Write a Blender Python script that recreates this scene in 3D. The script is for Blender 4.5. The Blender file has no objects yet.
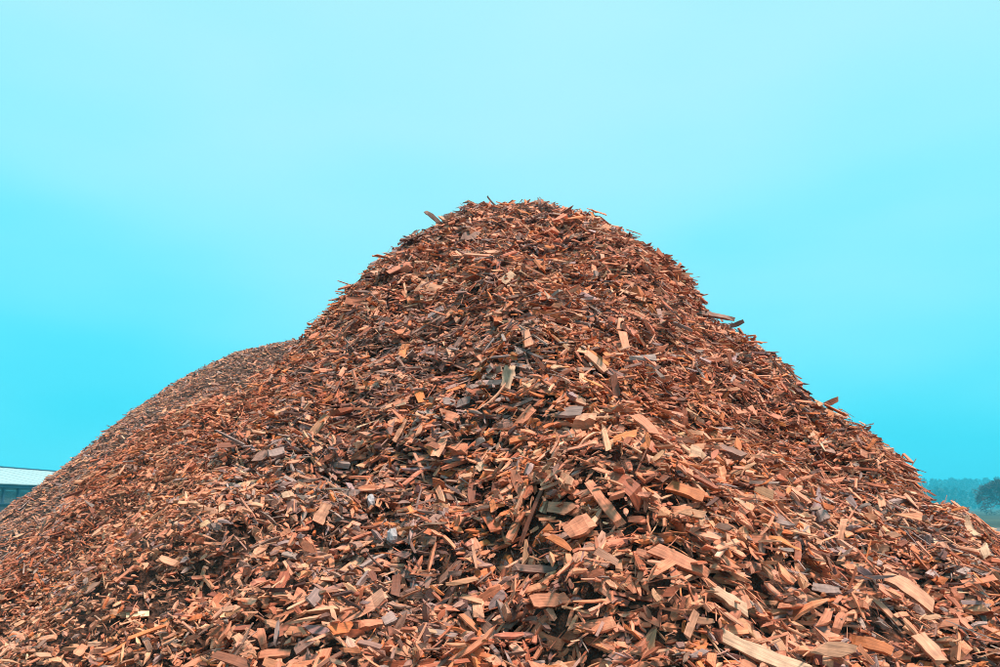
import bpy, math, random
import numpy as np
from mathutils import Vector, Matrix
from mathutils.bvhtree import BVHTree

SC = bpy.context.scene
COL = SC.collection
R = math.radians

# ------------------------------------------------------------------ camera, sky, sun, exposure
LENS, PITCH, EYE = 28.0, R(12.5), 1.6
cd = bpy.data.cameras.new('camera'); cam = bpy.data.objects.new('camera', cd); COL.objects.link(cam)
cd.lens = LENS; cd.sensor_width = 36.0; cd.clip_start = 0.05; cd.clip_end = 6000
cam.location = (0, 0, EYE); cam.rotation_euler = (R(90) + PITCH, 0, 0)
SC.camera = cam

SUN_EL, SUN_AZ = 63.0, 130.0          # azimuth clockwise from +Y (view direction): behind the camera, to the right
EXPO = 2.08
SC.view_settings.view_transform = 'Standard'
SC.view_settings.look = 'None'
SC.view_settings.gamma = 1.0
SC.view_settings.exposure = EXPO
SC.view_settings.use_curve_mapping = False
SC.cycles.use_denoising = True
SC.cycles.max_bounces = 6
SC.cycles.diffuse_bounces = 2
SC.cycles.volume_bounces = 1
SC.cycles.filter_width = 1.0

W = bpy.data.worlds.new('World'); SC.world = W; W.use_nodes = True
nt = W.node_tree; nt.nodes.clear()
def wn(t, **k):
    n = nt.nodes.new(t)
    for a, b in k.items(): setattr(n, a, b)
    return n
wout = wn('ShaderNodeOutputWorld')
sky = wn('ShaderNodeTexSky', sky_type='NISHITA'); sky.sun_disc = False
sky.sun_elevation = R(SUN_EL); sky.sun_rotation = R(SUN_AZ); sky.altitude = 300; sky.air_density = 1.0; sky.dust_density = 2.0
b1 = wn('ShaderNodeBackground'); b1.inputs['Strength'].default_value = 0.06
nt.links.new(sky.outputs[0], b1.inputs['Color'])
tc = wn('ShaderNodeTexCoord')
sep = wn('ShaderNodeSeparateXYZ'); nt.links.new(tc.outputs['Generated'], sep.inputs[0])
def cloud(loc, zs, scale, detail, amp):
    m = wn('ShaderNodeMapping'); m.inputs['Scale'].default_value = (1.0, 1.0, zs); m.inputs['Location'].default_value = loc
    nt.links.new(tc.outputs['Generated'], m.inputs[0])
    n = wn('ShaderNodeTexNoise'); n.inputs['Scale'].default_value = scale; n.inputs['Detail'].default_value = detail; n.inputs['Roughness'].default_value = 0.45
    nt.links.new(m.outputs[0], n.inputs['Vector'])
    k = wn('ShaderNodeMath', operation='MULTIPLY_ADD'); k.inputs[1].default_value = amp; k.inputs[2].default_value = -amp / 2
    nt.links.new(n.outputs[0], k.inputs[0]); return k
ma = cloud((2.35, 1.2, 0.6), 2.6, 1.5, 2.0, 0.60)
mb = cloud((0.7, 3.1, 0.2), 3.6, 2.0, 4.0, 0.26)
a0 = wn('ShaderNodeMath', operation='ADD'); nt.links.new(ma.outputs[0], a0.inputs[0]); nt.links.new(mb.outputs[0], a0.inputs[1])
ad = wn('ShaderNodeMath', operation='ADD'); nt.links.new(sep.outputs['Z'], ad.inputs[0]); nt.links.new(a0.outputs[0], ad.inputs[1])
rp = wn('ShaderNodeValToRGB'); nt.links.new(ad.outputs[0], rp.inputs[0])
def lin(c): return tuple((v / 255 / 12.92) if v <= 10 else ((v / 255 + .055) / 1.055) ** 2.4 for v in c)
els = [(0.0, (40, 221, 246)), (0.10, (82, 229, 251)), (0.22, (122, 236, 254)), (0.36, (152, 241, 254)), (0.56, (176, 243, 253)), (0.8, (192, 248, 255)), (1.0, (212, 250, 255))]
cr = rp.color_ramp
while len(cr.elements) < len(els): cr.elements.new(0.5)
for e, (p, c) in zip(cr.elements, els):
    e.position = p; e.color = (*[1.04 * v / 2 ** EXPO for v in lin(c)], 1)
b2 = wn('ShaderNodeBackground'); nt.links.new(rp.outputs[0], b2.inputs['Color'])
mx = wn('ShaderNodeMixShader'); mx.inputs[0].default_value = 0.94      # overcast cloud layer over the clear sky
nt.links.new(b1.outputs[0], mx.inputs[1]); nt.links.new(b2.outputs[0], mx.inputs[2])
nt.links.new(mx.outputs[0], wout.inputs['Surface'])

sd = bpy.data.lights.new('sun', 'SUN'); sun = bpy.data.objects.new('sun', sd); COL.objects.link(sun)
sd.energy = 1.5; sd.angle = R(10); sd.color = (1.0, 0.80, 0.66)
a, e = R(SUN_AZ), R(SUN_EL)
sdir = Vector((math.sin(a) * math.cos(e), math.cos(a) * math.cos(e), math.sin(e)))
sun.rotation_euler = sdir.to_track_quat('Z', 'Y').to_euler(); sun.location = (6, -14, 26)

# ------------------------------------------------------------------ helpers
rng = np.random.default_rng(11)
random.seed(4)
FPX = LENS / 36 * 1000
cP, sP = math.cos(PITCH), math.sin(PITCH)
def pix_dir(px, py):                       # photograph pixel (1000x667) to a direction
    px = np.asarray(px, float); py = np.asarray(py, float)
    u = (px - 500) / FPX; v = (333.5 - py) / FPX
    return np.stack([u, cP - sP * v, sP + cP * v], -1)
def project(P):
    x, y, z = P[..., 0], P[..., 1], P[..., 2] - EYE
    d = cP * y + sP * z; v = -sP * y + cP * z
    return 500 + FPX * x / d, 333.5 - FPX * v / d, d
def tag(o, label=None, cat=None, group=None, kind=None):
    if label: o['label'] = label
    if cat: o['category'] = cat
    if group: o['group'] = group
    if kind: o['kind'] = kind
    return o
def nrm(v): return v / (np.linalg.norm(v, axis=-1, keepdims=True) + 1e-12)
def fast_mesh(name, V, Q, mat, attrs=None):
    V = np.ascontiguousarray(V, np.float32).reshape(-1, 3); Q = np.ascontiguousarray(Q, np.int32)
    k = Q.shape[1]; n = len(Q)
    me = bpy.data.meshes.new(name)
    me.vertices.add(len(V)); me.vertices.foreach_set('co', V.ravel())
    me.loops.add(n * k); me.loops.foreach_set('vertex_index', Q.ravel())
    me.polygons.add(n); me.polygons.foreach_set('loop_start', np.arange(0, n * k, k, dtype=np.int32))
    try: me.polygons.foreach_set('loop_total', np.full(n, k, np.int32))
    except Exception: pass
    me.update(calc_edges=True); me.shade_flat()
    for an, (ty, arr) in (attrs or {}).items():
        at = me.attributes.new(an, ty, 'POINT')
        arr = np.ascontiguousarray(arr, np.float32)
        at.data.foreach_set('color' if ty == 'FLOAT_COLOR' else 'vector', arr.ravel())
    if mat: me.materials.append(mat)
    return me
def link(name, me, parent=None, loc=None):
    o = bpy.data.objects.new(name, me); COL.objects.link(o)
    if parent: o.parent = parent
    if loc is not None: o.location = loc
    return o

# ------------------------------------------------------------------ materials
def new_mat(name):
    m = bpy.data.materials.new(name); m.use_nodes = True
    t = m.node_tree; return m, t, t.nodes['Principled BSDF']
def N(t, ty, **k):
    n = t.nodes.new(ty)
    for a, b in k.items():
        if a in n.inputs.keys(): n.inputs[a].default_value = b
        else: setattr(n, a, b)
    return n
def simple(name, col, rough=.8, spec=.3, noise=0.0, scale=3.0, metallic=0.0):
    m, t, p = new_mat(name)
    p.inputs['Roughness'].default_value = rough; p.inputs['Specular IOR Level'].default_value = spec
    p.inputs['Metallic'].default_value = metallic
    if noise:
        c = N(t, 'ShaderNodeTexCoord'); n = N(t, 'ShaderNodeTexNoise', Scale=scale, Detail=6.0)
        t.links.new(c.outputs['Object'], n.inputs['Vector'])
        r = N(t, 'ShaderNodeMapRange'); r.inputs['From Min'].default_value = .3; r.inputs['From Max'].default_value = .7
        r.inputs['To Min'].default_value = 1 - noise; r.inputs['To Max'].default_value = 1 + noise
        t.links.new(n.outputs[0], r.inputs[0])
        v = N(t, 'ShaderNodeVectorMath', operation='SCALE'); v.inputs[0].default_value = col
        t.links.new(r.outputs[0], v.inputs['Scale']); t.links.new(v.outputs[0], p.inputs['Base Color'])
    else: p.inputs['Base Color'].default_value = (*col, 1)
    return m
def wood_mat():
    m, t, p = new_mat('wood_chip')
    ca = N(t, 'ShaderNodeAttribute', attribute_name='chip_colour'); ga = N(t, 'ShaderNodeAttribute', attribute_name='grain')
    mp = N(t, 'ShaderNodeMapping'); mp.inputs['Scale'].default_value = (14, 190, 190)
    t.links.new(ga.outputs['Vector'], mp.inputs[0])
    n1 = N(t, 'ShaderNodeTexNoise', Scale=1.0, Detail=3.0, Roughness=.6); t.links.new(mp.outputs[0], n1.inputs['Vector'])
    r1 = N(t, 'ShaderNodeMapRange'); r1.inputs['From Min'].default_value = .28; r1.inputs['From Max'].default_value = .72
    r1.inputs['To Min'].default_value = .62; r1.inputs['To Max'].default_value = 1.25; t.links.new(n1.outputs[0], r1.inputs[0])
    n2 = N(t, 'ShaderNodeTexNoise', Scale=28.0, Detail=2.0); t.links.new(ga.outputs['Vector'], n2.inputs['Vector'])
    r2 = N(t, 'ShaderNodeMapRange'); r2.inputs['From Min'].default_value = .3; r2.inputs['From Max'].default_value = .7
    r2.inputs['To Min'].default_value = .72; r2.inputs['To Max'].default_value = 1.15; t.links.new(n2.outputs[0], r2.inputs[0])
    mu = N(t, 'ShaderNodeMath', operation='MULTIPLY'); t.links.new(r1.outputs[0], mu.inputs[0]); t.links.new(r2.outputs[0], mu.inputs[1])
    v = N(t, 'ShaderNodeVectorMath', operation='SCALE'); t.links.new(ca.outputs['Color'], v.inputs[0]); t.links.new(mu.outputs[0], v.inputs['Scale'])
    t.links.new(v.outputs[0], p.inputs['Base Color'])
    bp = N(t, 'ShaderNodeBump', Strength=.6, Distance=.0022); t.links.new(n1.outputs[0], bp.inputs['Height']); t.links.new(bp.outputs[0], p.inputs['Normal'])
    p.inputs['Roughness'].default_value = .62; p.inputs['Specular IOR Level'].default_value = .35
    return m
M_WOOD = wood_mat()
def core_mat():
    m, t, p = new_mat('chip_fines_gap_shade')
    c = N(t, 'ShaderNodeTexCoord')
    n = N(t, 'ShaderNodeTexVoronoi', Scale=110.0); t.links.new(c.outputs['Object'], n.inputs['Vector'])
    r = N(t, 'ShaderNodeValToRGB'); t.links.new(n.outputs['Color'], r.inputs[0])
    r.color_ramp.elements[0].color = (.022, .010, .007, 1); r.color_ramp.elements[1].color = (.12, .05, .03, 1)  # brown fines, coloured extra dark to deepen the shade in gaps between chips
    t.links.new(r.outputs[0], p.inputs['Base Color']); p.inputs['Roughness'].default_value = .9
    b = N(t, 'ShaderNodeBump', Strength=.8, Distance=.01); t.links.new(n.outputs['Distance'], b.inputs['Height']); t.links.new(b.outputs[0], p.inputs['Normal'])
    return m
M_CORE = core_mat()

# ------------------------------------------------------------------ the ground
me = fast_mesh('ground', np.array([(-3000, -400, 0), (3000, -400, 0), (3000, 4500, 0), (-3000, 4500, 0)]), np.array([(0, 1, 2, 3)]),
               simple('field', (.045, .06, .04), .95, .2, .35, .05))
tag(link('ground', me), kind='structure')
me = fast_mesh('yard', np.array([(-60, -40, .004), (45, -40, .004), (45, 60, .004), (-60, 60, .004)]), np.array([(0, 1, 2, 3)]),
               simple('gravel_yard', (.14, .12, .105), .9, .3, .3, 1.5))
tag(link('yard', me), kind='structure')

# ------------------------------------------------------------------ the piles as height functions
def vnoise(x, y, f, seed):
    x = np.asarray(x) * f; y = np.asarray(y) * f
    xi = np.floor(x).astype(np.int64); yi = np.floor(y).astype(np.int64); fx = x - xi; fy = y - yi
    fx = fx * fx * (3 - 2 * fx); fy = fy * fy * (3 - 2 * fy)
    def h(i, j):
        n = (i * 374761393 + j * 668265263 + seed * 982451653) & 0x7fffffff
        n = ((n ^ (n >> 13)) * 1274126177) & 0x7fffffff
        return ((n ^ (n >> 16)) & 0xffff) / 32767.5 - 1
    return (h(xi, yi) * (1 - fx) + h(xi + 1, yi) * fx) * (1 - fy) + (h(xi, yi + 1) * (1 - fx) + h(xi + 1, yi + 1) * fx) * fy
def cone(x, y, p):
    cx, cy, H, sr, sl, sf, a = p
    dx = x - cx; dy = y - cy; r = np.hypot(dx, dy) + 1e-6
    c = dx / r; wr = np.clip(c, 0, 1) ** 2; wl = np.clip(-c, 0, 1) ** 2
    return H - (sr * wr + sl * wl + sf * (1 - c * c)) * (np.sqrt(r * r + a * a) - a)
PA = (.187, 6.5, 4.291, 1.10, 1.02, .80, .56)
PB = (-3.132, 11.5, 4.084, .686, 1.2, .80, 1.534)
# skyline of each pile read from the photograph
TA = np.array([(-120, 660), (0, 560), (70, 500), (125, 460), (200, 413), (250, 383), (297, 346), (320, 316), (345, 295), (370, 271), (400, 243), (425, 226), (450, 214), (480, 202), (515, 199), (550, 205), (600, 215), (640, 242), (680, 268), (700, 305), (740, 333), (780, 359), (800, 387), (830, 404), (870, 431), (900, 461), (915, 503), (930, 502), (950, 493), (1000, 533), (1120, 590)], float)
TB = np.array([(-150, 580), (0, 508), (30, 488), (48, 474), (70, 457), (125, 411), (180, 375), (235, 348), (297, 335), (420, 330)], float)
def lumps(x, y, s):
    return (.075 * vnoise(x, y, 1.15, 1 + s) + .055 * vnoise(x, y, 2.3, 2 + s) + .046 * vnoise(x, y, 4.7, 3 + s) + .026 * vnoise(x, y, 9.5, 4 + s))
def sky_fix(p, T, r0, r1, lm, chip, lift=0):
    az = np.radians(np.linspace(-46, 46, 231)); rr = np.linspace(r0, r1, 1200)
    x = rr[None] * np.sin(az)[:, None]; y = rr[None] * np.cos(az)[:, None]
    el = (cone(x, y, p) + lm(x, y) + chip - EYE) / rr[None]; k = el.argmax(1)
    d = pix_dir(T[:, 0], T[:, 1] + lift); ta = np.arctan2(d[:, 0], d[:, 1]); te = d[:, 2] / np.hypot(d[:, 0], d[:, 1])
    dl = np.interp(az, ta, te) - el.max(1); rc = rr[k]
    dl[az < ta[0]] = dl[az >= ta[0]][0]; dl[az > ta[-1]] = dl[az <= ta[-1]][-1]
    kern = np.hanning(7); kern /= kern.sum()
    dl = np.convolve(np.pad(dl, 3, 'edge'), kern, 'valid'); rc = np.convolve(np.pad(rc, 3, 'edge'), kern, 'valid')
    return az, dl * rc, rc
FIXA = sky_fix(PA, TA, 1, 9, lambda x, y: lumps(x, y, 0), .065); FIXB = sky_fix(PB, TB, 6, 16, lambda x, y: .85 * lumps(x, y, 50), .05)
def fixed(x, y, p, fx, span):
    z = cone(x, y, p)
    az = np.arctan2(x, np.maximum(y, .05)); r = np.hypot(x, y)
    dz = np.interp(az, fx[0], fx[1]); rc = np.interp(az, fx[0], fx[2])
    t = np.clip((r - (rc - span)) / (span * .8), 0, 1); t = t * t * (3 - 2 * t)
    return z + dz * t
DENTS = np.zeros((0, 5))
def baseA(x, y): return fixed(x, y, PA, FIXA, 2.2)
def HA(x, y):
    x = np.asarray(x, float); y = np.asarray(y, float)
    z = baseA(x, y) + lumps(x, y, 0)
    for dx, dy, wx, wy, dp in DENTS:
        z = z - dp * np.exp(-((x - dx) / wx) ** 2 - ((y - dy) / wy) ** 2)
    return z
def HB(x, y):
    x = np.asarray(x, float); y = np.asarray(y, float)
    return fixed(x, y, PB, FIXB, 2.5) + .85 * lumps(x, y, 50)
def grad(H, x, y, e=.025):
    gx = (H(x + e, y) - H(x - e, y)) / (2 * e); gy = (H(x, y + e) - H(x, y - e)) / (2 * e)
    return nrm(np.stack([-gx, -gy, np.ones_like(gx)], -1))
def raycast(H, px, py, off=0.0, r0=1.2, r1=14, n=2600):
    d = pix_dir(px, py); t = np.linspace(r0, r1, n)
    P = d[None] * t[:, None]; z = P[:, 2] + EYE
    hit = np.nonzero(z <= H(P[:, 0], P[:, 1]) + off)[0]
    if not len(hit): return None
    k = hit[0]; return np.array([P[k, 0], P[k, 1], z[k]])
# hollows seen as dark pockets between the chips: px, py, half width, half depth, depth (metres)
dl = []
for px, py, wx, wy, dp in [(436, 440, .13, .09, .17), (395, 548, .14, .08, .16), (540, 545, .15, .07, .14), (490, 592, .14, .07, .13), (560, 640, .13, .06, .12),
                           (876, 556, .12, .08, .14), (25, 612, .34, .24, .22), (75, 592, .30, .2, .16), (700, 397, .22, .14, .09), (745, 335, .14, .10, .10), (345, 395, .16, .1, .10),
                           (330, 545, .13, .08, .09), (230, 625, .08, .05, .08), (213, 606, .07, .05, .07), (350, 440, .13, .09, .09), (560, 260, .2, .1, .1), (450, 350, .25, .1, .1),
                           (660, 655, .10, .05, .07), (505, 520, .10, .06, .09), (160, 640, .08, .05, .07), (960, 610, .14, .09, .09), (770, 600, .1, .06, .08), (470, 470, .16, .1, .08),
                           (590, 450, .12, .08, .07), (410, 300, .2, .1, .1), (640, 300, .25, .12, .08)]:
    P = raycast(baseA, px, py)
    if P is not None: dl.append((P[0], P[1] + .02, wx * .9, wy * .9, dp * 1.5))
# a spur of sliding fines on the flank, and a fuller shoulder at its foot
for px, py, wx, wy, dp in [(150, 590, .45, .45, -.10), (60, 650, .5, .4, -.10), (300, 600, .5, .3, -.05), (690, 590, .6, .35, -.08), (512, 300, .35, .3, -.09), (530, 380, .32, .28, -.11), (585, 460, .35, .28, -.11), (650, 545, .35, .25, -.10), (405, 390, .38, .32, .14), (440, 320, .35, .3, .10), (720, 385, .35, .3, .12), (350, 450, .3, .25, .07), (470, 560, .35, .2, .08), (200, 440, .35, .35, -.08), (120, 490, .35, .35, -.08), (830, 480, .35, .3, .06)]:
    P = raycast(baseA, px, py)
    if P is not None: dl.append((P[0], P[1], wx, wy, dp))
DENTS = np.array(dl)

def core(name, H, x0, x1, y0, y1, st, sink):
    xs = np.arange(x0, x1 + st / 2, st); ys = np.arange(y0, y1 + st / 2, st)
    X, Y = np.meshgrid(xs, ys, indexing='ij'); Z = H(X, Y) - sink
    nx, ny = X.shape; idx = np.arange(nx * ny).reshape(nx, ny)
    q = np.stack([idx[:-1, :-1], idx[1:, :-1], idx[1:, 1:], idx[:-1, 1:]], -1).reshape(-1, 4)
    zq = Z.ravel()[q]; q = q[zq.max(1) > -.15]
    used = np.unique(q); re = np.zeros(nx * ny, np.int64); re[used] = np.arange(len(used))
    V = np.stack([X, Y, Z], -1).reshape(-1, 3)[used]
    V[:, 2] = np.maximum(V[:, 2], -.2)
    me = fast_mesh(name, V, re[q], M_CORE); me.polygons.foreach_set('use_smooth', np.ones(len(me.polygons), bool))
    return link(name, me)
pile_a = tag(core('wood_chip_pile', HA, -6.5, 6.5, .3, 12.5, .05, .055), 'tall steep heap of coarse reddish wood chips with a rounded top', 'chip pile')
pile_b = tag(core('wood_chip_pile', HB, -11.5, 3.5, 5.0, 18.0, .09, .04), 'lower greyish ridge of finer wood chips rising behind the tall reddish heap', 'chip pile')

# ------------------------------------------------------------------ wood chips
PAL = {'salmon': (.69, .245, .136), 'pinkish tan': (.67, .305, .185), 'orange': (.66, .19, .066), 'reddish brown': (.41, .115, .057),
       'brown': (.25, .080, .046), 'dark brown': (.10, .035, .027), 'grey': (.36, .235, .21), 'grey brown': (.33, .168, .130), 'cream': (.78, .46, .30)}
CN = list(PAL); CV = np.array([PAL[c] for c in CN])
PW = np.array([.25, .23, .11, .12, .08, .06, .065, .085, .016])

def chip_verts(C, ax, ay, az_, L, Wd, Th, S, g, shape, cut=None):
    """C centre, ax/ay/az_ axes, sizes; S stations along the length, four corners each -> verts (n,S,4,3), grain coords"""
    n = len(L); u = np.linspace(-.5, .5, S)[None, :, None]                    # 1,S,1
    cy = np.array([-.5, .5, .5, -.5])[None, None]; cz = np.array([-.5, -.5, .5, .5])[None, None]
    # width along the length: cut ends or points
    e0 = np.where(g.random(n) < .45, g.uniform(.08, .55, n), g.uniform(.75, 1.05, n)); e1 = np.where(g.random(n) < .35, g.uniform(.08, .55, n), g.uniform(.75, 1.05, n))
    uu = u[..., 0]
    if cut is not None: e0 = np.where(cut, g.uniform(.82, 1.0, n), e0); e1 = np.where(cut, g.uniform(.78, 1.0, n), e1)
    ramp = np.clip((np.abs(2 * uu) - .25) / .75, 0, 1)
    drop = np.where(uu < 0, (1 - e0[:, None]) * ramp, (1 - e1[:, None]) * ramp)
    wprof = 1 - drop
    lean = np.where(uu < 0, g.choice([-1., -.6, 0, .6, 1.], n)[:, None], g.choice([-1., -.6, 0, .6, 1.], n)[:, None]) * drop * .5   # one straight edge, one slanting
    wprof = wprof * (1 + g.normal(0, .06, (n, S)))
    tprof = 1 + g.normal(0, .12, (n, S)); tprof *= np.where(np.abs(uu) > .49, g.uniform(.35, 1, (n, S)), 1)
    wedge = g.uniform(-.55, .55, n)[:, None, None]                           # thinner along one long edge
    y = Wd[:, None, None] * (wprof[..., None] * cy * (1 + g.normal(0, .07, (n, S, 4))) + lean[..., None])
    z = Th[:, None, None] * tprof[..., None] * cz * (1 + wedge * cy * 2)
    kz = g.uniform(-1.3, 1.3, n)[:, None, None]; ky = (g.uniform(-.7, .7, n) * (g.random(n) < .7))[:, None, None]
    endf = np.abs(2 * u) ** 2
    x = L[:, None, None] * u + (kz * z + ky * y) * endf + 0 * y
    x = x + g.normal(0, .045, (n, S, 4)) * L[:, None, None] * (np.abs(u) > .45)
    gl = np.stack([x, y, z], -1)
    wig = g.normal(0, .02, n)[:, None, None] * L[:, None, None] * (4 * u * u)
    bend = (g.normal(0, .03, n) * np.where(shape == 3, 4.5, 1))[:, None, None] * L[:, None, None] * (4 * u * u - .33)
    tw = (g.normal(0, .28, n))[:, None, None] * u
    y2 = y * np.cos(tw) - z * np.sin(tw) + wig; z2 = y * np.sin(tw) + z * np.cos(tw) + bend
    V = C[:, None, None] + x[..., None] * ax[:, None, None] + y2[..., None] * ay[:, None, None] + z2[..., None] * az_[:, None, None]
    gl = gl + g.uniform(0, 40, (n, 1, 1, 3))
    return V, gl
def chip_quads(n, S):
    q = [(0, 3, 2, 1)]
    for s in range(S - 1):
        b = s * 4
        for k in range(4): q.append((b + k, b + (k + 1) % 4, b + 4 + (k + 1) % 4, b + 4 + k))
    b = (S - 1) * 4; q.append((b, b + 1, b + 2, b + 3))
    q = np.array(q); return (q[None] + (np.arange(n) * S * 4)[:, None, None]).reshape(-1, 4), len(q)
def sizes(n, g, scale):
    L = np.clip(np.exp(g.normal(math.log(.050), .40, n)), .016, .13)
    L = L * np.where(g.random(n) < .20, .5, 1)
    sh = g.choice(5, n, p=[.46, .37, .07, .04, .06])                         # flat, splinter, block, curl, fibre
    Wd = np.select([sh == 0, sh == 1, sh == 2, sh == 3], [L * g.uniform(.18, .42, n), L * g.uniform(.07, .15, n), L * g.uniform(.4, .65, n), L * g.uniform(.3, .5, n)], g.uniform(.0016, .0032, n))
    Th = np.select([sh == 0, sh == 1, sh == 2, sh == 3], [g.uniform(.004, .012, n), Wd * g.uniform(.4, .9, n), Wd * g.uniform(.35, .6, n), g.uniform(.0025, .005, n)], g.uniform(.0012, .0025, n))
    L = np.select([sh == 1, sh == 2, sh == 4], [L * 1.35, L * .72, np.clip(L * 1.6, .05, .13)], L); Wd = np.where(sh == 2, Wd * .75, np.minimum(Wd, .048)); Th = np.where(sh == 2, np.minimum(Th, .022), np.minimum(Th, .012))
    return L * scale, Wd * scale, Th * scale, sh
COLOUR_SPOTS = []
for px, py, r, c, w in [(300, 500, .35, 'grey', .25), (270, 455, .3, 'grey', .25), (330, 360, .5, 'grey brown', .25), (830, 570, .35, 'grey', .22), (960, 560, .4, 'grey', .2), (420, 340, .6, 'grey brown', .25), (470, 230, .6, 'grey brown', .2),
                        (480, 410, .3, 'grey', .15), (590, 395, .45, 'orange', .3), (690, 590, .5, 'salmon', .4), (740, 640, .4, 'salmon', .4), (620, 440, .5, 'salmon', .35), (150, 570, .7, 'pinkish tan', .5),
                        (60, 650, .6, 'pinkish tan', .5), (120, 500, .8, 'reddish brown', .3), (720, 390, .5, 'reddish brown', .3), (560, 610, .3, 'reddish brown', .25), (720, 470, .45, 'pinkish tan', .4), (640, 560, .5, 'pinkish tan', .4), (380, 420, .35, 'dark brown', .15), (450, 590, .35, 'grey brown', .25), (390, 520, .3, 'grey brown', .3), (200, 450, .7, 'salmon', .2),
                        (230, 400, .5, 'orange', .35), (150, 455, .5, 'orange', .4), (80, 500, .5, 'orange', .35), (520, 210, .8, 'reddish brown', .25), (640, 260, .8, 'reddish brown', .2)]:
    P = raycast(baseA, px, py)
    if P is not None: COLOUR_SPOTS.append((P, r, CN.index(c), w * (1.7 if 'grey' in c else 1.15)))
def colours(P, g, rear=False):
    n = len(P); w = np.repeat(PW[None], n, 0)
    pn = vnoise(P[:, 0], P[:, 1] + P[:, 2], 1.9, 77); pm = vnoise(P[:, 0], P[:, 1] + P[:, 2], 3.3, 78)
    w[:, 6] *= np.clip(1 + 2.4 * pn, .15, 4); w[:, 7] *= np.clip(1 + 1.8 * pn, .2, 3); w[:, 2] *= np.clip(1 + 1.6 * pm, .2, 3); w[:, 0] *= np.clip(1 - .8 * pm, .3, 2)
    if rear: w[:, 6] += .18; w[:, 7] += .5; w[:, 1] += .40; w[:, 2] *= .3; w[:, 0] *= .5; w[:, 3:6] *= .5
    else:
        for c, r, k, s in COLOUR_SPOTS: w[:, k] += s * np.exp(-((P - c) ** 2).sum(1) / r ** 2)
    w /= w.sum(1, keepdims=True); ci = (np.cumsum(w, 1) < g.random(n)[:, None]).sum(1).clip(0, len(CN) - 1)
    c = CV[ci] * g.uniform(.72, 1.18, (n, 1)) * g.normal(1, .035, (n, 3))
    return np.clip(c, .01, .85), ci
def scatter(H, box, dens, g, other=None, rear=False):
    x0, x1, y0, y1 = box
    n = int((x1 - x0) * (y1 - y0) * dens * 1.3)
    x = g.uniform(x0, x1, n); y = g.uniform(y0, y1, n); z = H(x, y)
    nm = grad(H, x, y, .06)
    keep = (z > -.02) & (g.random(n) < (1 / nm[:, 2]) / 1.75 * (1 if rear else np.interp(x, [-1.3, -.4], [1.0, .66])))
    px, py, d = project(np.stack([x, y, z], -1))
    v = nrm(np.stack([-x, -y, EYE - z], -1))
    keep &= (d > .4) & (px > -420) & (px < 1420) & (py < 770) & ((np.abs(px - 500) < 580) | (g.random(n) < .4)) & ((nm * v).sum(1) > np.where(g.random(n) < .35, -.22, -.08))
    if other is not None: keep &= z > other(x, y) - .08
    x, y, z = x[keep], y[keep], z[keep]
    return np.stack([x, y, z], -1), grad(H, x, y, .04)
def orient(nm, g, flat=.34, spread=.42, edge=None):
    n = len(nm); spread = spread if edge is None else spread * (.45 + .55 * edge[:, None]); up = np.array([0, 0, 1.0])
    an = nrm(nm * (1 - flat) + up * flat + g.normal(0, spread, (n, 3)))
    lowd = (an * nm).sum(1); an = nrm(an + nm * np.clip(.45 - lowd, 0, 2)[:, None])
    down = nrm(np.stack([nm[:, 0], nm[:, 1], 0 * nm[:, 0]], -1)); side = np.stack([-down[:, 1], down[:, 0], 0 * down[:, 0]], -1)
    th = g.uniform(0, 2 * math.pi, n); al = np.abs(nm[:, 0]); th = np.where(g.random(n) < .18 + .95 * al, g.normal(0, .36, n), np.where(g.random(n) < .3, math.pi / 2 + g.normal(0, .4, n), th))
    t = down * np.cos(th)[:, None] + side * np.sin(th)[:, None]
    t = nrm(t - an * (t * an).sum(1, keepdims=True)); return t, np.cross(an, t), an

SPUR = [raycast(baseA, *p) for p in ((150, 590), (60, 640), (110, 540))]
def build_set(P, nm, g, S, scale, thick, rear=False, flat=.34):
    n = len(P)
    L, Wd, Th, sh = sizes(n, g, scale)
    if not rear:
        f = np.ones(n)
        for c in SPUR: f = np.minimum(f, 1 - .5 * np.exp(-((P - c) ** 2).sum(1) / .55 ** 2))
        L = L * f; Wd = Wd * f
    lay = g.random(n) ** .8
    if not rear:                                             # finer stuff slides down the flank toward the shed
        f = 1 - .34 * np.clip((-.5 - P[:, 0]) / 1.0, 0, 1); L = L * f; Wd = Wd * f
    if not rear:                                             # coarser pieces stay near the top
        f = 1 + .42 * np.clip((P[:, 2] - 2.0) / 1.2, 0, 1) * np.clip((P[:, 0] + 1.6) / .8, 0, 1); L = L * f; Wd = Wd * f; Th = Th * f
    cl = vnoise(P[:, 0] * 1.0, P[:, 1] * 1.3, 8.5, 31) * .55 + vnoise(P[:, 0], P[:, 1] * 1.3, 17.0, 32) * .45
    if not rear:
        for hx, hy, wx, wy, dp in DENTS:
            if dp > 0 and wx < .32: lay = np.where(((P[:, 0] - hx) / wx) ** 2 + ((P[:, 1] - hy) / wy) ** 2 < .6, lay * .6, lay)
    vw = nrm(np.array([0, 0, EYE]) - P); edge = np.clip((vw * nm).sum(1) / .35, 0, 1)    # chips lie flatter where the slope rolls over
    C = P + nm * (-.022 + (.55 + .45 * edge) * thick * lay * np.clip(.60 + .95 * cl, .06, 1.3))[:, None]
    t, s, a = orient(nm, g, flat, edge=edge)
    V, gl = chip_verts(C, t, s, a, L, Wd, Th, S, g, sh)
    c, ci = colours(P, g, rear)
    return dict(V=V, g=gl, c=c, ci=ci, C=C, L=L, W=Wd, sh=sh, lay=lay, n=a, S=S)
g1 = np.random.default_rng(21)
P, nm = scatter(HA, (-6.0, 6.0, .5, 7.6), 7600, g1, HB)
r = np.linalg.norm(P - np.array([0, 0, EYE]), axis=1)
near = r < 3.25
setN = build_set(P[near], nm[near], g1, 4, 1.0, .125)
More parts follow.
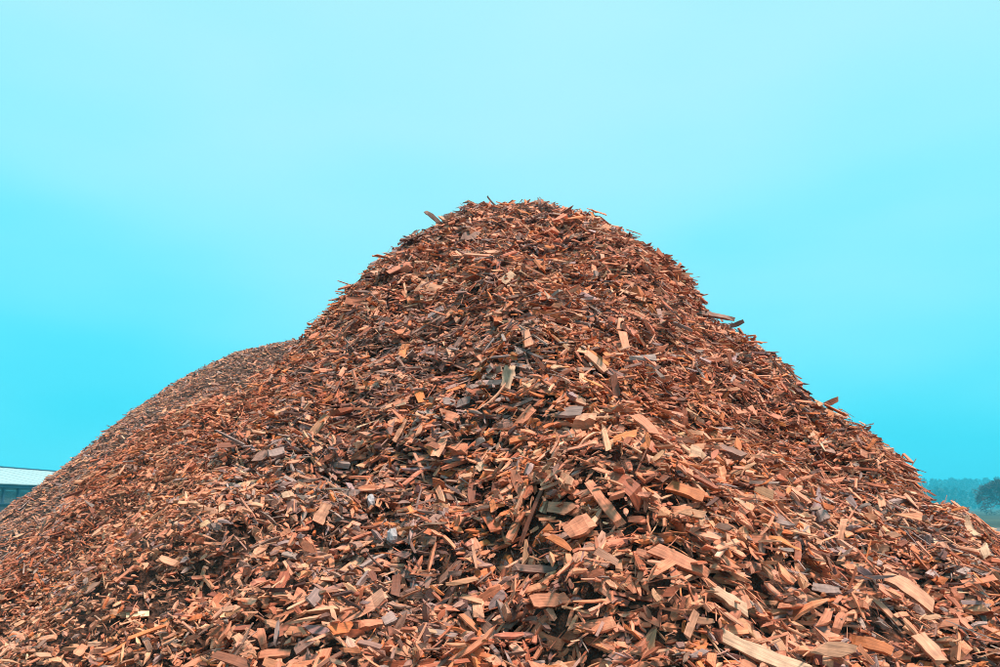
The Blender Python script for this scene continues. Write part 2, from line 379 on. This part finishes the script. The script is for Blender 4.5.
setF = build_set(P[~near], nm[~near], g1, 2, 1.06, .125)
# fines sliding down the spur on the flank toward the shed
cen = np.array(SPUR).mean(0)
P, nm = scatter(HA, (cen[0] - 1.0, cen[0] + 1.0, cen[1] - 1.0, cen[1] + 1.0), 6500, g1, HB)
dsp = np.min([((P - c) ** 2).sum(1) for c in SPUR], 0); k = g1.random(len(P)) < np.exp(-dsp / .4 ** 2)
setS = build_set(P[k], nm[k], g1, 2, .62, .12)
P, nm = scatter(HB, (-9.5, 2.0, 6.0, 13.0), 1550, g1, HA, True)
setB = build_set(P, nm, g1, 2, .90, .055, True)

# single chips read from the photograph: px, py, length px, width px, angle (deg, up to the right), colour, name, shape, facing, label, short phrase
HAND = [
 (768, 657, 112, 15, -23, 'cream', 'wood_plank', 0, .5, 'longest pale cream split plank lying at the foot of the heap', 'the long cream plank'),
 (728, 599, 46, 10, -33, 'cream', 'wood_block', 2, .5, 'pale cream squared stick with a clean cut end upslope of the long cream plank', 'the squared cream stick'),
 (508, 377, 24, 14, 80, 'cream', 'wood_chip', 0, .7, 'pale beige rectangular chip standing on edge high on the slope', 'the pale beige upright chip'),
 (580, 526, 28, 20, 28, 'salmon', 'wood_chip', 0, .6, 'square salmon chip with a split line across it', 'the square salmon chip'),
 (563, 509, 32, 13, -6, 'pinkish tan', 'wood_chip', 0, .4, 'dull tan diamond shaped chip touching the square salmon chip', 'the tan diamond chip'),
 (531, 516, 66, 5, 68, 'brown', 'wood_stick', 1, .9, 'long thin brown stick leaning steeply over a dark hollow', 'the leaning brown stick'),
 (560, 542, 30, 8, -30, 'orange', 'wood_chip', 0, .5, 'bright orange wedge shaped chip pointing downslope below the square salmon chip', 'the orange wedge'),
 (534, 569, 44, 9, -4, 'grey brown', 'wood_board', 0, .4, 'flat grey brown board half buried below the leaning brown stick', 'the flat grey board'),
 (550, 600, 42, 15, 4, 'salmon', 'wood_chip', 0, .4, 'broad salmon pink slab chip downslope of the flat grey board', 'the broad salmon slab'),
 (604, 503, 54, 12, -52, 'salmon', 'wood_chip', 0, .6, 'large tapering salmon chip sloping down past the square salmon chip', 'the tapering salmon chip'),
 (680, 560, 64, 14, -25, 'salmon', 'wood_board', 0, .5, 'long wide salmon slab sloping down toward the squared cream stick', 'the wide salmon slab'),
 (691, 625, 30, 10, 70, 'pinkish tan', 'wood_chip', 0, .6, 'tan chip standing up between the long cream plank and the squared cream stick', 'the standing tan chip'),
 (842, 532, 24, 9, 82, 'pinkish tan', 'wood_chip', 0, .8, 'tan chip standing upright beside the dark pocket on the flank', 'the upright tan chip'),
 (822, 516, 13, 11, 10, 'grey', 'wood_block', 2, .6, 'small pale grey cube shaped block upslope of the upright tan chip', 'the grey cube'),
 (798, 552, 21, 8, 88, 'reddish brown', 'wood_chip', 0, .8, 'reddish brown chip standing on end downslope of the grey cube', 'the reddish standing chip'),
 (910, 590, 62, 13, -35, 'pinkish tan', 'wood_board', 0, .5, 'long smooth dull pink board lying down the flank below the dark pocket', 'the smooth pink board'),
 (970, 527, 26, 8, -60, 'cream', 'wood_chip', 3, .7, 'curved cream sliver near the skyline by the bare tree', 'the curved cream sliver'),
 (985, 552, 13, 10, -70, 'cream', 'wood_chip', 0, .7, 'small cream stub just below the curved cream sliver', 'the cream stub'),
 (826, 618, 20, 11, 62, 'salmon', 'wood_block', 2, .5, 'salmon block paired with its twin across a narrow dark gap', 'the paired salmon blocks'),
 (839, 622, 20, 12, 62, 'salmon', 'wood_block', 2, .5, 'salmon block paired with its twin across a narrow dark gap', 'the paired salmon blocks'),
 (886, 611, 46, 5, -45, 'pinkish tan', 'wood_splinter', 1, .6, 'long straight tan splinter lying beside the smooth pink board', 'the straight tan splinter'),
 (827, 589, 30, 9, -8, 'grey', 'wood_chip', 3, .5, 'curled weathered grey piece upslope of the paired salmon blocks', 'the curled grey piece'),
 (930, 648, 42, 15, -48, 'pinkish tan', 'wood_chip', 0, .5, 'broad sandy tan chip downslope of the smooth pink board', 'the broad sandy chip'),
 (872, 645, 42, 11, -16, 'orange', 'wood_block', 2, .5, 'layered orange brown chunk split along its grain', 'the layered orange chunk'),
 (288, 495, 11, 9, 15, 'cream', 'wood_block', 2, .6, 'small cream block bright among grey chips', 'the small cream block'),
 (222, 508, 8, 7, 80, 'cream', 'wood_block', 2, .6, 'tiny cream square alone among reddish chips', 'the tiny cream square'),
 (274, 654, 32, 9, 3, 'salmon', 'wood_block', 2, .5, 'salmon block lying level at the foot of an upright salmon block', 'the level salmon block'),
 (262, 638, 20, 9, -80, 'salmon', 'wood_block', 2, .6, 'upright salmon block meeting the level salmon block at its foot', 'the upright salmon block'),
 (304, 645, 26, 10, 33, 'grey brown', 'wood_chip', 0, .5, 'flat grey weathered chip tilted beside the level salmon block', 'the tilted grey chip'),
 (277, 633, 26, 6, 84, 'grey', 'wood_splinter', 1, .7, 'pale grey jagged splinter standing above the level salmon block', 'the jagged grey splinter'),
 (370, 624, 24, 9, 4, 'salmon', 'wood_block', 2, .5, 'squared salmon stub butting against a light grey chip', 'the squared salmon stub'),
 (389, 619, 16, 12, 30, 'grey', 'wood_chip', 0, .6, 'light grey square chip at the end of the squared salmon stub', 'the light grey square chip'),
 (396, 586, 22, 10, 84, 'brown', 'wood_block', 2, .7, 'brown block standing upright beside the round white stone', 'the upright brown block'),
 (322, 514, 24, 13, 60, 'pinkish tan', 'wood_block', 2, .6, 'ribbed tan block tilted upslope of the white stones', 'the ribbed tan block'),
 (125, 574, 26, 3, 40, 'salmon', 'wood_splinter', 1, .6, 'thin bright salmon splinter lying on the spur of fines', 'the bright salmon splinter'),
 (147, 632, 46, 3.5, 20, 'orange', 'wood_splinter', 1, .6, 'longest thin orange splinter on the flank toward the shed', 'the long orange splinter'),
 (81, 650, 13, 9, 55, 'salmon', 'wood_chip', 0, .6, 'single large salmon chip on the smooth spur of fines', 'the lone salmon chip'),
 (168, 561, 20, 8, -20, 'pinkish tan', 'wood_chip', 0, .5, 'tan chip lying flat at the top edge of the spur of fines', 'the tan edge chip'),
 (400, 431, 27, 6, 64, 'pinkish tan', 'wood_splinter', 1, .8, 'pale tan splinter standing up beside the deepest dark hollow', 'the standing tan splinter'),
 (481, 467, 11, 10, 35, 'cream', 'wood_chip', 0, .6, 'small greyish cream square chip downslope of the deepest dark hollow', 'the greyish cream square'),
 (449, 402, 15, 8, -10, 'grey', 'wood_chip', 0, .6, 'one of two grey chips side by side upslope of the deepest dark hollow', 'the two grey chips'),
 (464, 402, 15, 8, 20, 'grey', 'wood_chip', 0, .6, 'one of two grey chips side by side upslope of the deepest dark hollow', 'the two grey chips'),
 (448, 416, 23, 11, -20, 'salmon', 'wood_chip', 0, .5, 'salmon chip wedged just below two grey chips', 'the wedged salmon chip'),
 (276, 453, 18, 9, 12, 'grey', 'wood_chip', 0, .6, 'pale grey flat chip overlapping another near the joint of both heaps', 'the pale grey flat chip'),
 (261, 456, 15, 8, 50, 'grey brown', 'wood_chip', 0, .6, 'darker grey chip tucked under the pale grey flat chip', 'the darker grey chip'),
 (526, 416, 24, 9, 48, 'salmon', 'wood_chip', 0, .6, 'smooth salmon chip pointing upslope below the pale beige upright chip', 'the smooth salmon chip'),
 (597, 362, 32, 8, -44, 'pinkish tan', 'wood_chip', 0, .6, 'long pale pink chip on the upper slope above orange chips', 'the long pale pink chip'),
 (645, 424, 32, 8, -42, 'salmon', 'wood_chip', 0, .5, 'narrow salmon slat lying downslope of the long pale pink chip', 'the narrow salmon slat'),
 (585, 420, 24, 10, 6, 'pinkish tan', 'wood_block', 2, .5, 'grooved pinkish block on the slope beside the narrow salmon slat', 'the grooved pink block'),
 (697, 452, 15, 10, -25, 'cream', 'wood_chip', 0, .6, 'pale cream squarish chip among pinkish chips on the mid slope', 'the squarish cream chip'),
 (687, 491, 40, 13, -20, 'orange', 'wood_board', 0, .5, 'broad flat orange slab downslope of the squarish cream chip', 'the broad orange slab'),
 (615, 386, 24, 8, 100, 'brown', 'wood_block', 2, .9, 'dark brown chunk standing upright below the long pale pink chip', 'the upright dark chunk'),
 (685, 417, 20, 7, 95, 'reddish brown', 'wood_chip', 0, .9, 'reddish brown chip standing on end beside the narrow salmon slat', 'the reddish end chip'),
 (732, 452, 26, 8, -25, 'grey brown', 'wood_block', 2, .5, 'grey fibrous chunk beside the squarish cream chip', 'the grey fibrous chunk'),
 (433, 217, 20, 4.5, -40, 'grey brown', 'wood_stick', 1, 1., 'stubby grey brown stick poking above the skyline of the tall heap', 'the skyline stick'),
 (491, 201, 14, 1.6, -48, 'dark brown', 'twig', 1, 1., 'thin dark twig poking up at the rounded top of the heap', 'the top twig'),
 (714, 315, 40, 4.5, -10, 'grey brown', 'wood_splinter', 1, .8, 'long grey splinter jutting from the steep skyline shoulder', 'the jutting grey splinter'),
 (737, 324, 16, 5, 22, 'dark brown', 'wood_chip', 0, .9, 'dark chip tilted up at the tip of the jutting grey splinter', 'the dark tilted chip'),
 (832, 402, 15, 6, 25, 'reddish brown', 'wood_chip', 0, .9, 'reddish brown chip sticking up alone on the steep skyline', 'the lone skyline chip'),
 (655, 253, 14, 5, -15, 'brown', 'wood_chip', 0, .9, 'brown chip overhanging the skyline just below the rounded top', 'the overhanging brown chip'),
 (470, 236, 20, 9, 10, 'grey brown', 'wood_chip', 0, .6, 'broad dull grey brown chip just under the rounded top', 'the dull top chip'),
 (508, 278, 16, 9, 40, 'cream', 'wood_chip', 0, .6, 'light cream chip bright on the upper slope below the rounded top', 'the light upper chip'),
]
HERO = []
def surf_n(P): return grad(HA, np.array([P[0]]), np.array([P[1]]), .08)[0]
hg = np.random.default_rng(5)
for (px, py, Lp, Wp, ang, col, nm_, shp, face, lab, short) in HAND:
    Lp *= .9; Wp *= .88
    off = .03 if any(w in lab for w in ('skyline', 'jutting', 'overhang', 'twig')) else .06
    P = raycast(HA, px, py, off)
    if P is None:                                        # just above the skyline: rest on the crest below it
        for k in range(1, 40):
            P = raycast(HA, px, py + k, off)
            if P is not None: break
    v = nrm(np.array([0, 0, EYE]) - P); sn = surf_n(P)
    n = nrm(sn * (1 - face) + v * face * .95 + np.array([0, 0, .22]) + hg.normal(0, .05, 3))
    if n @ v < .35: n = nrm(n + v * .4)
    def on_plane(qx, qy):
        d = pix_dir(qx, qy); o = np.array([0, 0, EYE]); t = ((P - o) @ n) / (d @ n); return o + d * t
    a_ = R(ang); ca, sa = math.cos(a_), math.sin(a_)
    A = on_plane(px - ca * Lp / 2, py + sa * Lp / 2); B = on_plane(px + ca * Lp / 2, py - sa * Lp / 2)
    Cw = on_plane(px + sa * Wp / 2, py + ca * Wp / 2); Dw = on_plane(px - sa * Wp / 2, py - ca * Wp / 2)
    L = np.linalg.norm(B - A); tx = (B - A) / L; wv = Cw - Dw; wv = wv - tx * (wv @ tx); Wd = np.linalg.norm(wv)
    Wd = min(Wd, .8 * L)
    Th = {0: min(.35 * Wd, .012), 1: .7 * Wd, 2: .55 * Wd, 3: .006}[shp]
    HERO.append(dict(C=(A + B) / 2, t=tx, n=n, L=L, W=Wd, Th=Th, sh=shp, col=np.array(PAL[col]) * hg.uniform(.78, .98), cn=col, name=nm_, label=lab, short=short, px=px, py=py, ang=a_, Lp=Lp, Wp=Wp))
HC = np.array([h['C'] for h in HERO])
def clear(sets):
    """take away loose chips that would lie over a chip placed from the photograph"""
    for s in sets:
        ok = np.ones(len(s['C']), bool)
        for h in HERO:
            d = s['C'] - h['C']; a = d @ h['t']; side = np.cross(h['n'], h['t']); b = d @ side; c = d @ h['n']
            qx, qy, qd = project(s['C']); ux, uy = qx - h['px'], qy - h['py']; ca, sa = math.cos(h['ang']), math.sin(h['ang'])
            al = ux * ca - uy * sa; bl = ux * sa + uy * ca; lp = s['L'] * FPX / qd; hd = project(h['C'])[2]
            ok &= ~((np.abs(al) < h['Lp'] * .5 + .22 * lp) & (np.abs(bl) < h['Wp'] * .5 + .28 * lp) & (qd < hd + .004) & (qd > hd - .4))
            ok &= ~((np.abs(a) < h['L'] * .5 + .22 * s['L']) & (np.abs(b) < h['W'] * .5 + .30 * s['L']) & (c > -.008 - .06 * s['L']) & (c < .2))
        for k in ('V', 'g', 'c', 'ci', 'C', 'L', 'W', 'sh', 'lay', 'n'): s[k] = s[k][ok]
clear([setN, setF, setS])

# hand-placed chips become objects
def chip_object(name, V, gl, c, S, loc):
    q, _ = chip_quads(1, S); nv = S * 4
    me = fast_mesh(name, V.reshape(-1, 3) - loc, q, M_WOOD, {'chip_colour': ('FLOAT_COLOR', np.repeat(np.append(c, 1)[None], nv, 0)), 'grain': ('FLOAT_VECTOR', gl.reshape(-1, 3))})
    return link(name, me, loc=loc)
hg = np.random.default_rng(9)
for h in HERO:
    side = np.cross(h['n'], h['t'])
    V, gl = chip_verts(h['C'][None], h['t'][None], side[None], h['n'][None], np.array([h['L']]), np.array([h['W']]), np.array([h['Th']]), 6, hg, np.array([h['sh']]), np.array([not any(w in h['label'] for w in ('taper', 'wedge', 'diamond', 'sliver', 'jagged'))]))
    o = chip_object(h['name'], V[0], gl[0], np.clip(h['col'], 0, .85), 6, h['C'])
    grp = None
    if sum(k['label'] == h['label'] for k in HERO) > 1: grp = h['short'].replace('the ', '', 1)
    tag(o, h['label'], {'wood_chip': 'wood chip', 'wood_block': 'wood block', 'wood_plank': 'plank', 'wood_board': 'board', 'wood_stick': 'stick', 'wood_splinter': 'splinter', 'twig': 'twig'}[h['name']], grp)

# the loose chips that show largest become objects too
q, fq = chip_quads(len(setN['C']), 4)
Vn = setN['V'].reshape(-1, 3)
bvh = BVHTree.FromPolygons(Vn.tolist(), q.tolist())
px, py, dd = project(setN['C'])
v = nrm(np.array([0, 0, EYE]) - setN['C']); fac = np.abs((setN['n'] * v).sum(1)).clip(.25, 1)
area = setN['L'] * setN['W'] * fac * (FPX / dd) ** 2 * (setN['lay'] > .35) * (px > 4) * (px < 996) * (py < 663)
order = np.argsort(-area)[:2600]
PICK = []; eye = Vector((0, 0, EYE))
for i in order:
    if len(PICK) >= 236: break
    pts = setN['V'][i]; top = pts.mean(0)
    hits = 0; tests = [pts.mean((0, 1))] + [pts[s].mean(0) * .8 + pts.mean((0, 1)) * .2 for s in range(4)]
    for t in tests:
        d = Vector(t) - eye; D = d.length; loc, nn, idx, dist = bvh.ray_cast(eye, d / D)
        if idx is not None and idx // fq == i: hits += 1
    if hits >= 3: PICK.append(i)
SHAPE = ['flat', 'slender', 'blocky', 'curled', 'stringy']; KIND = ['wood_chip', 'wood_splinter', 'wood_block', 'wood_chip', 'wood_fibre']; KCAT = ['wood chip', 'splinter', 'wood block', 'wood chip', 'fibre']
KN = ['chip', 'splinter', 'block', 'flake', 'fibre']
for i in PICK:
    C = setN['C'][i]; s = setN['sh'][i]; cn = CN[setN['ci'][i]]
    dist = np.linalg.norm(HC - C, axis=1); k = dist.argmin()
    br = setN['c'][i].mean() / CV[setN['ci'][i]].mean(); Li = setN['L'][i]
    pre = ('long ' if Li > .098 else 'short ' if Li < .066 else '') + ('pale ' if br > 1.06 else 'dull ' if br < .84 else '')
    pose = ' tipped up' if setN['n'][i][2] < .55 else ' lying level' if setN['n'][i][2] > .93 else ' tilted'
    head = f"{pre}{SHAPE[s]} {cn} wood {KN[s]}{pose}"
    if dist[k] < .30:
        up = C[2] - HC[k][2]; rel = 'just upslope of' if up > .05 else ('just downslope of' if up < -.05 else 'beside')
        lab = f"{head} {rel} {HERO[k]['short']}"
    else:
        x = C[0]
        lab = head + (' on the flank toward the shed' if x < -.75 else ' on the flank toward the bare tree' if x > .9 else ' on the front face of the tall heap')
    if len(lab.split()) > 16: lab = lab.replace(pose, '', 1)
    o = chip_object(KIND[s], setN['V'][i], setN['g'][i], setN['c'][i], 4, C)
    tag(o, lab, KCAT[s], f"{SHAPE[s]} {cn} wood {KN[s]}s on the tall heap")
rest = np.ones(len(setN['C']), bool); rest[PICK] = False
for k in ('V', 'g', 'c', 'ci', 'C', 'L', 'W', 'sh', 'lay', 'n'): setN[k] = setN[k][rest]
def stuff(name, sets, parent, label):
    Vs, Qs, cs, gs, off = [], [], [], [], 0
    for s in sets:
        n = len(s['C']); q, _ = chip_quads(n, s['S']); nv = s['S'] * 4
        Vs.append(s['V'].reshape(-1, 3)); Qs.append(q + off); off += n * nv
        cs.append(np.repeat(np.concatenate([s['c'], np.ones((n, 1))], 1), nv, 0)); gs.append(s['g'].reshape(-1, 3))
    me = fast_mesh(name, np.concatenate(Vs), np.concatenate(Qs), M_WOOD, {'chip_colour': ('FLOAT_COLOR', np.concatenate(cs)), 'grain': ('FLOAT_VECTOR', np.concatenate(gs))})
    return tag(link(name, me, parent), label, kind='stuff')
stuff('loose_chips', [setN, setF, setS], pile_a, 'countless reddish, tan and grey wood chips covering the heap')
stuff('loose_chips', [setB], pile_b, 'finer greyish brown wood chips covering the rear ridge')

# pale stones caught among the chips
M_STONE = simple('pale_stone', (.42, .38, .40), .6, .4, .2, 60)
def stone(px, py, wp, hp, lab):
    P = raycast(HA, px, py, .045); d = project(P)[2]; k = d / FPX
    u, vv = np.meshgrid(np.linspace(0, 2 * math.pi, 10, endpoint=False), np.linspace(0, math.pi, 7), indexing='xy')
    g = np.random.default_rng(int(px)); rr = 1 + g.normal(0, .16, u.shape); rr[0] = rr[0, 0]; rr[-1] = rr[-1, 0]
    V = np.stack([np.cos(u) * np.sin(vv) * rr * wp * k / 2, np.sin(u) * np.sin(vv) * rr * wp * k / 2, np.cos(vv) * rr * hp * k / 2], -1).reshape(-1, 3)
    Q = [(r * 10 + c, (r + 1) * 10 + c, (r + 1) * 10 + (c + 1) % 10, r * 10 + (c + 1) % 10) for r in range(6) for c in range(10)]
    me = fast_mesh('stone', V, np.array(Q), M_STONE)
    tag(link('stone', me, loc=P), lab, 'stone')
stone(416, 586, 13, 15, 'round white stone below a dark hollow in the chips')
stone(392, 536, 11, 15, 'oblong white stone at the mouth of a dark hollow')
stone(371, 501, 8, 12, 'small bluish white stone upslope of the oblong white stone')

# ------------------------------------------------------------------ the long shed with a pale roof
def box_mesh(name, x0, x1, y0, y1, z0, z1, mat):
    V = np.array([(x, y, z) for z in (z0, z1) for (x, y) in ((x0, y0), (x1, y0), (x1, y1), (x0, y1))], float)
    Q = np.array([(0, 3, 2, 1), (4, 5, 6, 7), (0, 1, 5, 4), (1, 2, 6, 5), (2, 3, 7, 6), (3, 0, 4, 7)])
    return fast_mesh(name, V, Q, mat)
M_ROOF = simple('white_roof_sheet', (.34, .46, .48), .5, .5, .06, .4)
M_TRIM = simple('blue_steel', (.03, .07, .12), .5, .5); M_LOWW = simple('dark_wall', (.05, .06, .075), .8, .3, .2, .8)
M_IN = simple('shed_inside', (.10, .13, .14), .9, .2, .3, .6)
M_GLASS, t_, p_ = new_mat('window_glass'); p_.inputs['Base Color'].default_value = (.75, .92, .94, 1); p_.inputs['Roughness'].default_value = .05; p_.inputs['Transmission Weight'].default_value = .9; p_.inputs['IOR'].default_value = 1.2
shed = bpy.data.objects.new('shed', None); COL.objects.link(shed); shed.location = (-46, 74, 0)
tag(shed, 'long low shed with pale sheet roof and a blue framed window band', 'shed')
def sp(name, me, par=None):
    o = link(name, me, par or shed)
    if par is None: me.transform(Matrix.Translation((46, -74, 0)))
    else: me.transform(Matrix.Translation((46, -74, 0)))
    return o
XE, XR, Y0, Y1 = -38.6, -46.0, 50.0, 98.0
def roof_side(s):                                            # s=+1 near slope, -1 far slope; sheet with seams
    xe = XE + .45 if s > 0 else 2 * XR - XE - .45
    V, Q = [], []
    for (x, z) in ((xe, 3.24), (XR, 5.02)):
        for y in (Y0 - .5, Y1 + .5):
            for dz in (0, .07): V.append((x, y, z + dz))
    Q = [(0, 2, 6, 4), (1, 5, 7, 3), (0, 1, 3, 2), (4, 6, 7, 5), (0, 4, 5, 1), (2, 3, 7, 6)]
    return fast_mesh('roof', np.array(V), np.array(Q), M_ROOF)
rf = sp('roof', roof_side(1)); sp('roof', roof_side(-1))
for y in np.arange(Y0, Y1, 2.0):                             # standing seams
    V = []
    for (x, z) in ((XE + .44, 3.315), (XR + .05, 5.09)):
        for yy in (y, y + .07):
            for dz in (0, .012): V.append((x, yy, z + dz))
    sp('roof_seam', fast_mesh('roof_seam', np.array(V), np.array([(0, 2, 6, 4), (1, 5, 7, 3), (0, 1, 3, 2), (4, 6, 7, 5), (0, 4, 5, 1), (2, 3, 7, 6)]), M_ROOF), rf)
sp('ridge_cap', box_mesh('ridge_cap', XR - .25, XR + .25, Y0 - .5, Y1 + .5, 5.06, 5.16, M_TRIM), rf)
sp('eave_beam', box_mesh('eave_beam', XE - .12, XE + .3, Y0, Y1, 2.98, 3.22, M_TRIM))
sp('low_wall', box_mesh('low_wall', XE - .15, XE + .12, Y0, Y1, 0, 1.72, M_LOWW))
sp('sill', box_mesh('sill', XE - .16, XE + .2, Y0, Y1, 1.724, 1.80, M_TRIM))
sp('back_wall', box_mesh('back_wall', 2 * XR - XE, 2 * XR - XE + .2, Y0, Y1, 0, 3.2, M_IN))
sp('end_wall', box_mesh('end_wall', 2 * XR - XE + .21, XE - .16, Y1 - .2, Y1, 0, 3.2, M_IN)); sp('end_wall', box_mesh('end_wall', 2 * XR - XE + .21, XE - .16, Y0, Y0 + .2, 0, 3.2, M_IN))
for y in np.arange(Y0 + .2, Y1, 1.9):
    sp('post', box_mesh('post', XE - .08, XE + .14, y - .09, y + .09, 1.803, 2.977, M_TRIM))
    if y + 1.9 < Y1: sp('pane', box_mesh('pane', XE - .01, XE + .01, y + .1, y + 1.8, 1.803, 2.977, M_GLASS))
M_MACH = simple('stored_goods', (.03, .04, .045), .8, .3, .4, 1.0)

# leafy shrubs in front of the shed wall
def leaf_cloud(name, pts, size, mat, g):
    n = len(pts); a = nrm(g.normal(size=(n, 3))); b = nrm(np.cross(a, g.normal(size=(n, 3)))); s = size * g.uniform(.6, 1.4, (n, 1))
    V = np.stack([pts - a * s, pts + b * s * .5, pts + a * s, pts - b * s * .5], 1)
    return fast_mesh(name, V, np.arange(n * 4).reshape(n, 4), mat)
def tube(p0, p1, r0, r1, k=5):
    d = nrm(p1 - p0); a = nrm(np.cross(d, np.array([.3, .8, .52]))); b = np.cross(d, a); th = np.arange(k) * 2 * math.pi / k
    ring = np.cos(th)[:, None] * a + np.sin(th)[:, None] * b
    return np.concatenate([p0 + ring * r0, p1 + ring * r1]), np.array([(i, (i + 1) % k, k + (i + 1) % k, k + i) for i in range(k)])
def tubes(name, segs, mat, k=5):
    Vs, Qs, o = [], [], 0
    for s in segs:
        V, Q = tube(*s, k=k); Vs.append(V); Qs.append(Q + o); o += len(V)
    return fast_mesh(name, np.concatenate(Vs), np.concatenate(Qs), mat)
M_BARK = simple('dark_bark', (.085, .07, .07), .9, .2, .3, 8); M_LEAF = simple('evergreen_leaf', (.045, .075, .04), .7, .3, .4, 4)

# ------------------------------------------------------------------ the bare tree on the field
def bare_tree(loc, height, spread, seed, label):
    g = np.random.default_rng(seed); root = bpy.data.objects.new('bare_tree', None); COL.objects.link(root); root.location = loc
    tag(root, label, 'tree')
    trunk, limb, twig = [], [], []
    def grow(p, d, ln, r, lev):
        n = 3 if lev < 3 else 2; pts = [p]
        for i in range(n):
            d = nrm(d + g.normal(0, .16, 3) + np.array([0, 0, .04])); q = pts[-1] + d * ln / n
            ra = r * (1 - .35 * i / n); rb = r * (1 - .35 * (i + 1) / n)
            (trunk if lev == 0 else limb if lev < 4 else twig).append((pts[-1], q, ra, rb)); pts.append(q)
        if lev >= 7: return
        kids = [6, 3, 3, 3, 3, 3, 2][lev]
        for j in range(kids):
            base = pts[-1] if j < 2 or lev == 0 else pts[g.integers(1, len(pts))]
            a = g.uniform(0, 2 * math.pi); ang = g.uniform(.35, .95) if lev else g.uniform(.5, 1.0)
            if lev == 0: a = j * 2 * math.pi / kids + g.uniform(-.4, .4)
            s = nrm(np.cross(d, np.array([math.cos(a), math.sin(a), .2]))); nd = nrm(d * math.cos(ang) + s * math.sin(ang) + np.array([0, 0, .08]))
            grow(base, nd, ln * g.uniform(.68, .86) if lev else ln * .85, r * .62, lev + 1)
    grow(np.zeros(3), np.array([0, 0, 1.0]), height * .26, height * .035, 0)
    zmax = max(s[1][2] for s in twig); k = height / zmax; xr = np.percentile([abs(s[1][0]) for s in twig], 97); kx = spread / 2 / xr
    sc = np.array([kx, kx, k])
    for arr, nm2, kk in ((trunk, 'trunk', 7), (limb, 'limbs', 5), (twig, 'crown', 3)):
        link(nm2, tubes(nm2, [(a * sc, b * sc, max(r0, .034), max(r1, .026)) for a, b, r0, r1 in arr], M_BARK, kk), root)
    return root
bare_tree((137 * (990 - 500) / FPX, 137, 0), 6.6, 8.2, 3, 'round bare winter tree standing in the field before the far wood')

# ------------------------------------------------------------------ far rising ground and the conifer wood on it
def hill_h(x, y):
    t = np.clip((x - 60) / 160, 0, 1); t = t * t * (3 - 2 * t); b = np.clip((y - 420) / 160, 0, 1); b = b * b * (3 - 2 * b)
    return (13.0 + 1.0 * np.sin(x * .013 + 1)) * t * b - .4
xs = np.linspace(20, 900, 89); ys = np.linspace(400, 900, 51); X, Y = np.meshgrid(xs, ys, indexing='ij'); Z = hill_h(X, Y); idx = np.arange(X.size).reshape(X.shape)
me = fast_mesh('hill', np.stack([X, Y, Z], -1), np.stack([idx[:-1, :-1], idx[1:, :-1], idx[1:, 1:], idx[:-1, 1:]], -1).reshape(-1, 4), simple('hill_grass', (.06, .075, .035), .95, .2, .3, .03))
tag(link('hill', me), kind='structure')
g = np.random.default_rng(8); cl = []
for i in range(900):                                         # each crown a cloud of ragged leaf clumps over a short stem
    x = g.uniform(190, 470); y = g.uniform(340, 640); h = g.uniform(8.6, 10.4); rad = h * g.uniform(.22, .36); z0 = float(hill_h(x, y)) if y > 400 else 0.0
    n = 60; t_ = g.random(n) ** .8; a_ = g.uniform(0, 2 * math.pi, n); rr = rad * np.sqrt(g.random(n)) * (1.15 - t_ ** g.uniform(1.2, 3)).clip(.12, 1)
    cl.append(np.stack([x + np.cos(a_) * rr, y + np.sin(a_) * rr, z0 + h * (.05 + .92 * t_)], -1))
me = leaf_cloud('far_wood', np.concatenate(cl), .95, simple('conifer', (.035, .055, .035), .9, .2, .4, .3), g)
tag(link('far_wood', me), 'dark conifer wood along the far hill fading into mist', 'wood', kind='stuff')

# ------------------------------------------------------------------ misty air round everything
hz = box_mesh('haze', -120, 950, -60, 960, -1.2, 32, None)
mh = bpy.data.materials.new('mist'); mh.use_nodes = True; t = mh.node_tree; t.nodes.clear()
vo = t.nodes.new('ShaderNodeVolumePrincipled'); vo.inputs['Density'].default_value = .0015; vo.inputs['Color'].default_value = (.08, .74, 1.0, 1)
ou = t.nodes.new('ShaderNodeOutputMaterial'); t.links.new(vo.outputs[0], ou.inputs['Volume']); hz.materials.append(mh)
tag(link('haze', hz), kind='stuff')
